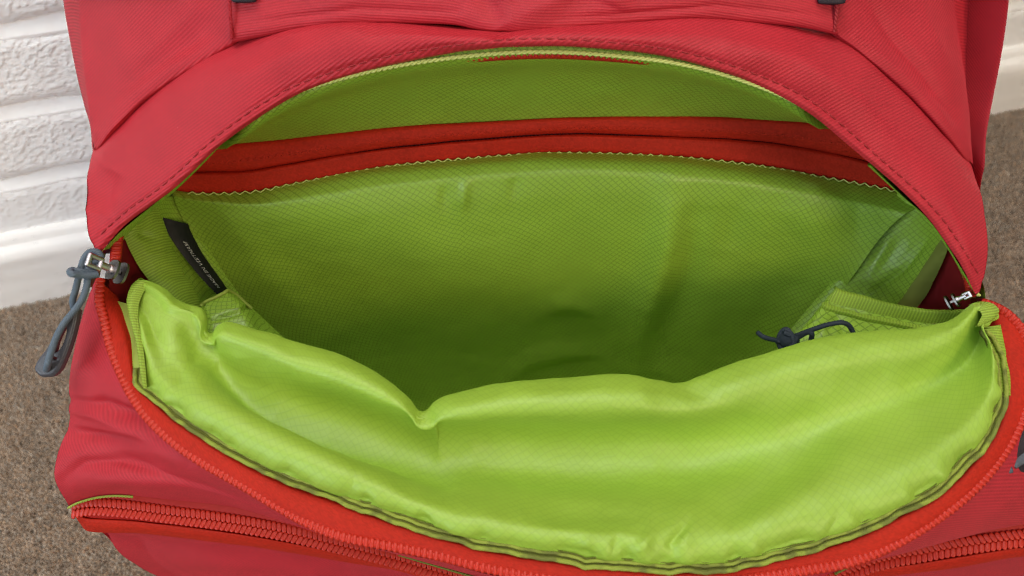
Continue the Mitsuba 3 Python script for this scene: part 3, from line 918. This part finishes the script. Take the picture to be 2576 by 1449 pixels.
def pocket_lining():
    n = 300
    top = px(curve(E2 + [0, -6, .002], n, smooth=2))
    c = lambda pts, k: px(curve(zs(pts, k), n, smooth=2))
    r1 = c([(445, 520), (475, 530), (700, 560), (1000, 530), (1400, 500), (1800, 520), (2100, 560), (2200, 580), (2235, 575)], [(0, .357), (2, .360), (4, .359), (6, .359), (8, .354)])
    r2 = c([(500, 640), (540, 660), (760, 690), (1050, 690), (1400, 690), (1700, 690), (2000, 690), (2100, 700), (2150, 690)], [(0, .374), (2, .390), (4, .398), (6, .389), (8, .372)])
    r3 = c([(590, 770), (640, 800), (820, 830), (1080, 850), (1400, 860), (1650, 860), (1900, 840), (2000, 830), (2080, 790)], [(0, .396), (2, .425), (4, .444), (6, .425), (8, .394)])
    r4 = c([(750, 900), (800, 930), (950, 980), (1120, 1020), (1400, 1030), (1600, 1030), (1780, 1000), (1880, 950), (1960, 890)], [(0, .422), (2, .466), (4, .500), (6, .466), (8, .416)])
    r5 = c([(850, 1010), (900, 1050), (1000, 1110), (1150, 1160), (1400, 1180), (1600, 1170), (1750, 1130), (1830, 1080), (1900, 1000)], [(0, .435), (2, .490), (4, .535), (6, .490), (8, .425)])
    r0 = .55 * top + .45 * r1
    r0[:, 2] = r1[:, 2] - .0065
    G = sheet([W(top), W(r0), W(r1), W(r2), W(r3), W(r4), W(r5), np.stack([np.linspace(-.125, .13, n), np.full(n, .266), np.full(n, .196)], 1)], 170)
    G = folds(G, [
        ([(1694, 470), (1692, 540), (1680, 620), (1640, 740), (1600, 850), (1570, 980)], 46, .0070),
        ([(1740, 560), (1730, 680), (1680, 830), (1650, 950)], 44, -.0050),
        ([(1120, 470), (1118, 520)], 14, -.0015), ([(1175, 450), (1160, 530)], 14, .0016), ([(1300, 440), (1290, 500)], 16, -.0012),
        ([(1370, 775), (1440, 760), (1500, 790)], 22, .0020), ([(1380, 800), (1450, 800)], 16, -.0008),
        ([(1270, 960), (1330, 905), (1420, 885), (1500, 890)], 26, .0030), ([(1330, 940), (1420, 915), (1500, 905)], 14, -.0014),
        ([(900, 560), (1100, 640), (1350, 690)], 90, .0035), ([(650, 640), (800, 760), (1000, 860)], 70, -.0020),
        ([(2000, 470), (2060, 560), (2080, 660)], 60, .0030), ([(1850, 520), (1830, 640)], 40, -.0020),
        ([(2150, 520), (2160, 620)], 24, -.0012), ([(560, 520), (640, 640), (760, 780)], 40, .0020),
        ([(700, 480), (1000, 440), (1359, 415), (1717, 425), (2050, 470)], 22, .0024)])
    cloth(B + 'pocket_lining', ripple(G, .0009, .03, 41), 'lining')
    # lining above the inner zip, running up under the hood
    e1 = px(curve(E1 + [0, 6, .002], n, smooth=2))
    hA = px(keyed(A + [0, 4, .005], n))
    # match by x so that the lining hangs straight
    xs = np.interp(np.linspace(0, 1, n), np.linspace(0, 1, n), e1[:, 0])
    ups = []
    order = np.argsort(hA[:, 0])
    hy, hz = np.interp(xs, hA[order, 0], hA[order, 1]), np.interp(xs, hA[order, 0], hA[order, 2])
    hy = np.minimum(hy, e1[:, 1] - 6)
    hd = np.stack([xs, hy, np.where(hy < e1[:, 1] - 6.1, hz + .001, e1[:, 2])], 1)
    hd[:, 2] = gaussian_filter1d(hd[:, 2], 4)
    m1, m2 = .72 * e1 + .28 * hd, .35 * e1 + .65 * hd
    m1[:, 2] += .006
    m2[:, 2] += .012
    hd2 = hd + [0, -14, -.0002]
    G = sheet([W(e1), W(m1), W(m2), W(hd), W(hd2)], 50)
    cloth(B + 'upper_lining', ripple(G, .0012, .04, 43), 'lining')


pocket_lining()


def inner_zip():
    n = 300
    a, c, e = (px(curve(q, n, smooth=2)) for q in (E1, EC, E2))
    key = B + 'inner_zipper'
    G = sheet([W(a + [0, 0, .0004]), W(.9 * a + .1 * c + [0, 0, -.0012]), W(.25 * a + .75 * c + [0, 0, -.0020]), W(c + [0, -6, -.0016]), W(c + [0, -1.5, .0024])], 26)
    cloth(key + '__tape', ripple(G, .0005, .02, 2), 'tape')
    G = sheet([W(c + [0, 1.5, .0024]), W(c + [0, 6, -.0014]), W(.7 * c + .3 * e + [0, 0, -.0020]), W(.1 * c + .9 * e + [0, 0, -.0013]), W(e + [0, 0, .0004])], 26)
    cloth(key + '__tape', ripple(G, .0005, .02, 5), 'tape')
    P = W(c + [0, 0, .0012])
    add(key + '__coil', beads(spaced(P, .0018), (.0006, .0011, .0007), .2), 'coil_red', True, kind='stuff')
    cloth(key + '__tape', sheet([W(c + [0, -14, .003]), W(c + [0, 0, .0042]), W(c + [0, 14, .003])], 8), 'dark_red')
    st = W(.62 * c + .38 * a + [0, 0, -.0022])
    # topstitch and the zigzag of the lower edge
    d = spaced(PchipInterpolator(chord(st), st)(np.linspace(0, 1, 900)), .0030)
    add(key + '__topstitch', beads(d, (.0009, .0003, .0003), .5), 'tape', True, kind='stuff')
    Q = PchipInterpolator(chord(W(e)), e)(np.linspace(0.02, 1, 1400))
    ph = np.cumsum(np.linalg.norm(np.diff(W(Q), axis=0, prepend=W(Q[:1])), axis=1)) / .0046
    z = 2 * np.abs(ph - np.floor(ph) - .5)
    Q[:, 1] += -4 + 8 * z
    Q[:, 2] += -.0022
    add(key + '__zigzag_stitch', tube(W(Q), .00028, 5)[0], 'pale_thread', True)


inner_zip()


def side_walls():
    c = lambda pts, k, n=80: curve(zs(pts, k), n, smooth=1)
    # left wall: red gusset, knit strip, lining up to the seam with the back
    g0 = c([(288, 580), (284, 640), (276, 700), (272, 760), (300, 860), (350, 960)], [(0, .322), (3, .326), (5, .322)])
    g1 = c([(350, 555), (368, 630), (395, 690), (430, 740), (490, 830), (600, 950)], [(0, .345), (3, .362), (5, .366)])
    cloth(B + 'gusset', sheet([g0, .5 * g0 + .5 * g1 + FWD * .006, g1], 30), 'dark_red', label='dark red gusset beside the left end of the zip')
    k0 = c([(300, 560), (318, 610), (345, 665), (388, 722), (450, 800), (560, 930)], [(0, .326), (3, .344), (5, .352)])
    k1 = c([(408, 500), (405, 545), (430, 620), (475, 700), (515, 770), (640, 920)], [(0, .336), (3, .358), (5, .368)])
    km = .5 * k0 + .5 * k1 - FWD * .005
    G = folds(sheet([k0, km, k1], 40), [([(345, 590), (395, 600)], 10, -.002), ([(370, 640), (440, 640)], 9, .0015), ([(400, 690), (480, 690)], 9, -.0015)])
    m, uv = grid_mesh(ripple(G, .0012, .012, 3))
    add(B + 'knit_strip', m, 'lime_knit', True, uv)
    w0 = c([(395, 500), (398, 545), (424, 620), (468, 700), (510, 770), (640, 920)], [(0, .340), (3, .362), (5, .372)])
    w1 = c([(445, 482), (470, 530), (515, 630), (600, 755), (700, 850), (860, 1010)], [(0, .357), (2, .373), (3, .387), (5, .402)])
    w2 = c([(455, 478), (485, 530), (530, 630), (615, 755), (715, 850), (870, 1010)], [(0, .361), (2, .376), (3, .390), (5, .405)])
    cloth(B + 'side_lining', folds(sheet([w0, .5 * w0 + .5 * w1 + FWD * .004, w1, w2], 30), [([(430, 540), (500, 680), (560, 780)], 14, -.002)]), 'lining')
    # hood's inner lining on the left, above the wall
    u0 = c([(262, 628), (304, 582), (428, 480), (492, 420), (556, 348)], [(0, .3195), (2, .309), (4, .301)])
    u1 = c([(320, 600), (350, 560), (426, 482), (490, 418), (562, 346)], [(0, .335), (2, .350), (4, .350)])
    cloth(B + 'side_lining', sheet([u0, .5 * u0 + .5 * u1 + FWD * .004, u1], 14), 'lining')
    # right wall
    h0 = c([(2440, 640), (2436, 700), (2446, 770), (2480, 850), (2500, 950)], [(0, .324), (2, .330), (4, .325)])
    h1 = c([(2384, 600), (2372, 650), (2330, 735), (2290, 830), (2260, 950)], [(0, .331), (2, .352), (4, .362)])
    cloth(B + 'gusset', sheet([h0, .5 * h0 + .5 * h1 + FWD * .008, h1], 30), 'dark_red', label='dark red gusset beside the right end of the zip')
    s0 = c([(2394, 590), (2384, 625), (2372, 660), (2335, 735), (2290, 800), (2260, 950)], [(0, .324), (2, .336), (3, .347), (5, .358)])
    s1 = c([(2374, 590), (2352, 625), (2316, 680), (2272, 745), (2226, 800), (2200, 950)], [(0, .330), (2, .344), (3, .353), (5, .364)])
    m, uv = grid_mesh(ripple(sheet([s0, .5 * s0 + .5 * s1 - FWD * .0015, s1], 16), .0008, .01, 4))
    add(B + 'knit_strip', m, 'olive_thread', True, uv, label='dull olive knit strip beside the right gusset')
    t0 = c([(2384, 570), (2362, 620), (2326, 680), (2282, 745), (2234, 800), (2205, 950)], [(0, .334), (2, .347), (3, .356), (5, .367)])
    t1 = c([(2290, 500), (2236, 560), (2160, 650), (2110, 705), (2040, 790), (1930, 940)], [(0, .350), (2, .371), (3, .379), (5, .398)])
    t2 = c([(2260, 482), (2215, 560), (2140, 650), (2095, 705), (2020, 790), (1910, 940)], [(0, .355), (2, .374), (3, .382), (5, .401)])
    G = folds(sheet([t0, .5 * t0 + .5 * t1 + FWD * .006, t1, t2], 50), [([(2334, 600), (2270, 680), (2184, 745)], 9, -.0018), ([(2310, 560), (2240, 640), (2180, 720)], 24, .0012), ([(2240, 600), (2190, 680)], 16, -.002)])
    cloth(B + 'side_lining', G, 'lining')
    v0 = c([(2455, 740), (2424, 684), (2335, 552), (2265, 488), (2190, 416)], [(0, .3195), (2, .308), (4, .3005)])
    v1 = c([(2424, 674), (2404, 606), (2324, 512), (2262, 456), (2196, 404)], [(0, .335), (2, .350), (4, .350)])
    cloth(B + 'side_lining', sheet([v0, .5 * v0 + .5 * v1 + FWD * .004, v1], 14), 'lining')
    w0 = c([(385, 525), (430, 520), (490, 515)], [(0, .372), (2, .378)], 20)
    w1 = c([(412, 462), (445, 452), (495, 445)], [(0, .372), (2, .378)], 20)
    cloth(B + 'side_lining', sheet([w0, w1], 8), 'lining')
    # the lining's turned-in backs behind the hood's ends, which close the pocket's upper corners
    for pts in ([(2478, 800), (2478, 735), (2448, 665), (2370, 540), (2300, 468), (2226, 384), (2150, 310)], [(215, 720), (238, 625), (282, 560), (395, 466), (465, 392), (535, 326), (610, 270)]):
        w0 = c(pts, [(0, .322), (3, .312), (6, .301)])
        w1 = c([(CX + (x - CX) * .97, y + 6) for x, y in pts], [(0, .385), (3, .375), (6, .360)])
        cloth(B + 'side_lining', sheet([w0, w1], 10), 'lining')


side_walls()


def care_tag():
    a = curve(zs([(400, 545), (434, 605), (486, 676), (550, 745)], [(0, .350), (1, .356), (2, .362), (3, .370)]), 60)
    b = curve(zs([(474, 563), (504, 630), (534, 672), (582, 744)], [(0, .3605), (1, .367), (2, .371), (3, .379)]), 60)
    G = sheet([a, .5 * a + .5 * b - FWD * .002, b], 16)
    G = ripple(G, .0006, .012, 2)
    cloth(B + 'care_tag', G, 'black_label', label='black sewn-in care tag with small white writing')
    # lettering laid on the tag, running up along it
    t = meshkit.text_mesh('MADE IN VIETNAM', 1.0, .02)
    lo, hi = t.bounds
    n = normals(G)
    uu = 0.88 - 0.62 * (t.vertices[:, 0] - lo[0]) / (hi[0] - lo[0])
    vv = 0.36 + 0.16 * (1 - t.vertices[:, 1])
    from scipy.interpolate import RegularGridInterpolator as RGI
    ax = (np.linspace(0, 1, 16), np.linspace(0, 1, 60))
    q = np.stack([vv, uu], 1)
    V = RGI(ax, G, bounds_error=False, fill_value=None)(q) + RGI(ax, n, bounds_error=False, fill_value=None)(q) * (.00025 + t.vertices[:, 2:3] * .003)
    add(B + 'care_tag__lettering', trimesh.Trimesh(V, t.faces, process=False), 'print', False)


care_tag()


def small_pockets():
    # right: two knit bindings and a ripstop front
    a = curve(zs([(2096, 724), (2105, 722), (2184, 748), (2250, 765), (2317, 777), (2384, 781), (2420, 778)], [(0, .356), (2, .348), (4, .336), (6, .328)]), 160)
    b = curve(zs([(2078, 754), (2087, 756), (2184, 784), (2267, 801), (2350, 814), (2400, 806), (2430, 796)], [(0, .354), (2, .345), (4, .333), (6, .327)]), 160)
    m, uv = grid_mesh(ripple(sheet([a + FWD * .002, .85 * a + .15 * b - FWD * .002, .5 * a + .5 * b - FWD * .0010, b + FWD * .001], 16), .0006, .012, 7))
    add(B + 'mesh_pocket__binding', m, 'lime_knit', True, uv)
    c = curve(zs([(2066, 762), (2077, 760), (2150, 784), (2250, 805), (2350, 826), (2400, 832)], [(0, .352), (2, .345), (3, .337), (5, .326)]), 160)
    d = curve(zs([(2060, 776), (2070, 775), (2150, 800), (2250, 821), (2340, 840), (2400, 850)], [(0, .352), (2, .3445), (3, .3365), (5, .326)]), 160)
    m, uv = grid_mesh(sheet([c, .5 * c + .5 * d - FWD * .0012, d], 10))
    add(B + 'mesh_pocket__binding', m, 'lime_knit', True, uv)
    e = curve(zs([(1950, 884), (2000, 890), (2100, 900), (2250, 900), (2400, 900)], [(0, .350), (2, .338), (4, .328)]), 160)
    G = sheet([b + FWD * .0008, d + FWD * .0004, .5 * d + .5 * e - FWD * .003, e], 30)
    G = folds(G, [([(2090, 790), (2060, 850)], 12, .0016), ([(2110, 800), (2130, 850)], 10, -.0014)])
    cloth(B + 'mesh_pocket', G, 'pocket_front')
    # left: the little flap behind the crest
    a = curve(zs([(508, 766), (514, 763), (545, 747), (571, 732), (580, 733), (596, 742), (625, 768), (700, 838)], [(0, .352), (3, .360), (7, .376)]), 90)
    b = curve(zs([(516, 800), (530, 796), (565, 780), (600, 768), (620, 772), (640, 790), (670, 815), (720, 862)], [(0, .348), (3, .355), (7, .372)]), 90)
    c = curve(zs([(530, 860), (545, 860), (600, 850), (640, 850), (660, 855), (690, 870), (720, 890), (760, 920)], [(0, .345), (3, .350), (7, .366)]), 90)
    cloth(B + 'inner_pocket', folds(sheet([a + FWD * .001, a, b, c], 30), [([(535, 805), (600, 785), (640, 765)], 6, -.002)]), 'lining')
    add(B + 'inner_pocket__edge', tube(a[:60] - FWD * .0005, .0008, 6)[0], 'lime_thread', True)


mat('pocket_front', lining_color(0.40, 0.0032), 0.4, 0.5, lining_bump, 1.0)
small_pockets()


def drawcord():
    key = B + 'drawcord'
    r = .00098
    c = lambda pts, k, n=60: curve(zs(pts, k), n, smooth=1)
    a = c([(1906, 836), (1918, 846), (1938, 853), (1960, 856), (1985, 852), (2004, 844), (2050, 827), (2090, 815), (2115, 811), (2132, 816), (2144, 832), (2152, 860)], [(0, .330), (4, .322), (8, .3195), (11, .322)], 140)
    b = c([(1975, 858), (2005, 850), (2032, 836), (2042, 838), (2040, 856), (2034, 880)], [(0, .322), (3, .3205), (5, .325)], 60)
    for P in (a, b):
        m, uv = tube(P, r, 10)
        add(key + '__strand', m, 'dark_cord', True, uv)
    o = W((1981, 856, .3185))
    core = trimesh.creation.icosphere(subdivisions=2, radius=.0032)
    core.apply_translation(o)
    add(key + '__knot', core, 'dark_cord', True)
    for R, tilt, ph, turns in ((.0040, .35, 0.4, 1.05), (.0039, -.35, 1.9, 1.05), (.0036, 1.25, 3.0, .9)):
        t = np.linspace(0, 2 * np.pi * turns, 120) + ph
        e1 = math.cos(tilt) * DOWN + math.sin(tilt) * RIGHT
        e2 = -.85 * FWD + .5 * (math.cos(tilt) * RIGHT - math.sin(tilt) * DOWN)
        drift = (math.cos(tilt) * RIGHT - math.sin(tilt) * DOWN)[None] * ((t - t.mean()) * .00045 + (tilt * .0022 if tilt < 1 else 0))[:, None]
        P = o + e1 * (R * np.cos(t))[:, None] + e2 * (R * .8 * np.sin(t))[:, None] + drift
        m, uv = tube(P, r * 1.08, 10)
        add(key + '__knot', m, 'dark_cord', True, uv)


drawcord()


def knit_edges():
    """Ribbed knit on both ends of the lip."""
    c = lambda pts, k, n=90: curve(zs(pts, k), n, smooth=1)
    a = c([(352, 700), (330, 722), (322, 748), (328, 790), (345, 850), (356, 920), (368, 975)], [(0, .324), (2, .3165), (6, .299)])
    b = c([(380, 714), (362, 738), (352, 764), (350, 800), (361, 860), (368, 920), (372, 975)], [(0, .3225), (2, .3135), (6, .2965)])
    m, uv = grid_mesh(sheet([a + FWD * .003, a - FWD * .0006, .5 * a + .5 * b - FWD * .0028, b - FWD * .0008], 20))
    add(B + 'front_lining__knit_edge', m, 'lime_knit', True, uv)
    a = c([(278, 752), (296, 800), (310, 850), (325, 905), (342, 970)], [(0, .327), (4, .306)])
    b = c([(328, 765), (340, 805), (352, 860), (360, 910), (368, 975)], [(0, .324), (4, .304)])
    m, uv = grid_mesh(ripple(sheet([a, .5 * a + .5 * b - FWD * .001, b], 12), .0005, .01, 2))
    add(B + 'front_lining__seam_allowance', m, 'lime_thread', True, uv)
    a = c([(2450, 768), (2472, 760), (2498, 764), (2511, 777), (2503, 800), (2480, 814), (2462, 822)], [(0, .3135), (3, .309), (6, .306)])
    b = c([(2446, 782), (2455, 780), (2464, 784), (2468, 792), (2464, 802), (2460, 810), (2456, 818)], [(0, .3095), (3, .3055), (6, .3035)])
    m, uv = grid_mesh(sheet([a + FWD * .004, a, .5 * a + .5 * b - FWD * .0022, b - FWD * .0005], 20))
    add(B + 'front_lining__knit_edge', m, 'lime_knit', True, uv)
    a = c([(2464, 824), (2482, 850), (2500, 890), (2512, 935), (2520, 985)], [(0, .3085), (4, .293)])
    b = c([(2522, 815), (2532, 855), (2540, 905), (2546, 945), (2548, 1000)], [(0, .311), (4, .296)])
    m, uv = grid_mesh(ripple(sheet([a, .5 * a + .5 * b - FWD * .001, b], 12), .0005, .01, 2))
    add(B + 'front_lining__knit_edge', m, 'lime_knit', True, uv)


knit_edges()


def slider(key, o, xa, ya, za, right=False):
    """Metal slider: two plates round the chain, a post, and a bail; xa along the pull, ya across, za out."""
    M = np.column_stack([xa, ya, za]) * (.72 if right else 1.0)

    def put(m):
        m = m.copy()
        m.vertices = np.asarray(o) + m.vertices @ M.T
        return m

    def plate(x, k=1.0):
        from shapely.geometry import Polygon
        a = np.linspace(0, 2 * np.pi, 28, endpoint=False)
        pr = np.stack([np.sign(np.cos(a)) * np.abs(np.cos(a)) ** .6 * .0036 * k, np.sign(np.sin(a)) * np.abs(np.sin(a)) ** .8 * .0044 * k], 1)
        m = trimesh.creation.extrude_polygon(Polygon(pr), .0010, engine='earcut')
        m.vertices = m.vertices[:, [2, 1, 0]]
        m.vertices[:, 0] += x
        return m
    add(key + '__body', put(trimesh.util.concatenate([plate(-.0034), plate(.0004, .92), trimesh.creation.box(extents=(.004, .0012, .002))])), 'dark_metal', 30)
    post = trimesh.creation.cylinder(radius=.0014, segment=[[.0012, 0, 0], [.0066, 0, 0]], sections=20)
    knob = trimesh.creation.icosphere(subdivisions=2, radius=.0019)
    knob.apply_translation((.0016, 0, 0))
    add(key + '__post', put(trimesh.util.concatenate([post, knob])), 'metal', 30)
    pts = np.array([[.0064, -.0019], [.0115, -.0019], [.0115, .0019], [.0064, .0019]])
    if right:
        pts = np.array([[.0055, -.0012], [.0085, -.0012], [.0085, .0012], [.0055, .0012]])
    ms = []
    for i in range(4):
        p, q = np.r_[pts[i], 0], np.r_[pts[(i + 1) % 4], 0]
        ms.append(trimesh.creation.cylinder(radius=.00095, segment=[p, q], sections=14))
        b = trimesh.creation.icosphere(subdivisions=2, radius=.00095)
        b.apply_translation(p)
        ms.append(b)
    add(key + '__bail', put(trimesh.util.concatenate(ms)), 'metal', 30)


def sliders():
    o = W((289, 681, .3140))
    t = W((226, 654, .3050)) - o
    xa = t / np.linalg.norm(t)
    ya = DOWN - (DOWN @ xa) * xa
    ya /= np.linalg.norm(ya)
    za = np.cross(xa, ya)
    za *= -1 if za @ FWD > 0 else 1
    ya = np.cross(za, xa)
    slider(B + 'zip_slider', o, xa, ya, za)
    o = W((2400, 757, .3210))
    t = W((2444, 738, .317)) - o
    xa = t / np.linalg.norm(t)
    ya = DOWN - (DOWN @ xa) * xa
    ya /= np.linalg.norm(ya)
    za = np.cross(xa, ya)
    za *= -1 if za @ FWD > 0 else 1
    ya = np.cross(za, xa)
    slider(B + 'zip_slider', o, xa, ya, za, True)
    # pull cord with its rubber grip
    key = B + 'zip_pull'
    c = lambda pts, k, n=120: curve(zs(pts, k), n, smooth=1.5)
    r = .00124
    loop = c([(236, 662), (254, 646), (246, 634), (228, 633), (212, 650), (203, 676), (197, 700), (190, 730), (183, 762), (186, 776), (196, 790)], [(0, .3125), (3, .3100), (6, .3075), (8, .310), (10, .3115)])
    s2 = c([(216, 672), (222, 690), (219, 715), (209, 748), (196, 770), (162, 812), (142, 848), (131, 878), (124, 900), (120, 915), (117, 930)], [(0, .3110), (1, .3070), (3, .3035), (5, .3010), (9, .3000), (10, .304)])
    wrap = c([(246, 690), (224, 693), (200, 692), (182, 690), (176, 684), (183, 679), (200, 683), (222, 686), (244, 676), (250, 670)], [(0, .307), (3, .3005), (4, .302), (5, .3065), (6, .3050), (9, .3105)])
    for P in (loop, s2, wrap):
        m, uv = tube(P, r, 12)
        add(key + '__cord', m, 'cord', True, uv)
    # grip: tapered rounded tongue with a long and a small hole
    import manifold3d as m3
    out = np.array([(196, 775), (206, 782), (199, 815), (186, 860), (168, 905), (152, 935), (135, 948), (112, 950), (95, 940), (90, 926), (98, 905), (118, 880), (138, 848), (160, 812), (180, 785)], float)
    hole = np.array([(171, 818), (176, 828), (170, 852), (158, 876), (146, 886), (140, 884), (146, 862), (158, 836)], float)
    small = np.array([(137, 896), (147, 897), (150, 902), (144, 906), (136, 903)], float)
    sc = .304 / FOC

    def cs(p, d=0.0):
        p = PchipInterpolator(np.linspace(0, 1, len(p) + 1), np.vstack([p, p[:1]]))(np.linspace(0, 1, 60, endpoint=False))
        p = (p - [150, 860]) * sc
        k = m3.CrossSection([p.tolist()], m3.FillRule.NonZero)
        return k.offset(d, m3.JoinType.Round) if d else k
    lay = []
    for h, d in ((-.0022, -.0012), (-.0016, -.0004), (-.0006, 0), (.0006, 0), (.0016, -.0004), (.0022, -.0012)):
        lay.append((h, d))
    solid = m3.Manifold()
    for (h0, d0), (h1, d1) in zip(lay[:-1], lay[1:]):
        a, b = cs(out, (d0 + d1) / 2 if d0 != d1 else d0), None
        solid = solid + m3.Manifold.extrude(a, h1 - h0 + 1e-5).translate([0, 0, h0])
    for hh in (hole, small):
        solid = solid - m3.Manifold.extrude(cs(hh), .02).translate([0, 0, -.01])
    solid = solid.refine_to_length(.0008)
    mm = solid.to_mesh()
    g = trimesh.Trimesh(np.array(mm.vert_properties[:, :3]), np.array(mm.tri_verts), process=True)
    g = trimesh.smoothing.filter_taubin(g, iterations=14)
    Z = W((150, 860, .3055))
    v = g.vertices
    depth_tilt = -(v[:, 1:2]) * .05
    g.vertices = Z + v[:, :1] * RIGHT + v[:, 1:2] * DOWN - (v[:, 2:3] + depth_tilt) * FWD
    add(key + '__grip', g, 'rubber', 40)


sliders()


def hip_strap():
    """Dark webbing with a grey buckle at the lower right."""
    a = curve(zs([(2500, 1205), (2540, 1190), (2600, 1180), (2660, 1180)], [(0, .298), (3, .300)]), 40)
    b = curve(zs([(2540, 1085), (2570, 1075), (2620, 1070), (2680, 1075)], [(0, .294), (3, .296)]), 40)
    cloth(B + 'side_strap', sheet([a + FWD * .003, a - FWD * .002, b - FWD * .002, b + FWD * .003], 20), 'dark_web', label='dark webbing strap at the lower right edge')
    for q0, q1, r in (((2490, 1200), (2545, 1178), 11), ((2545, 1168), (2600, 1140), 14)):
        m = tube(curve(zs([q0, ((q0[0] + q1[0]) / 2, (q0[1] + q1[1]) / 2 - 3), q1], [(0, .294), (2, .292)]), 20), r * .300 / FOC, 10, .6)[0]
        add(B + 'side_strap__buckle', m, 'grey_web', True)


hip_strap()
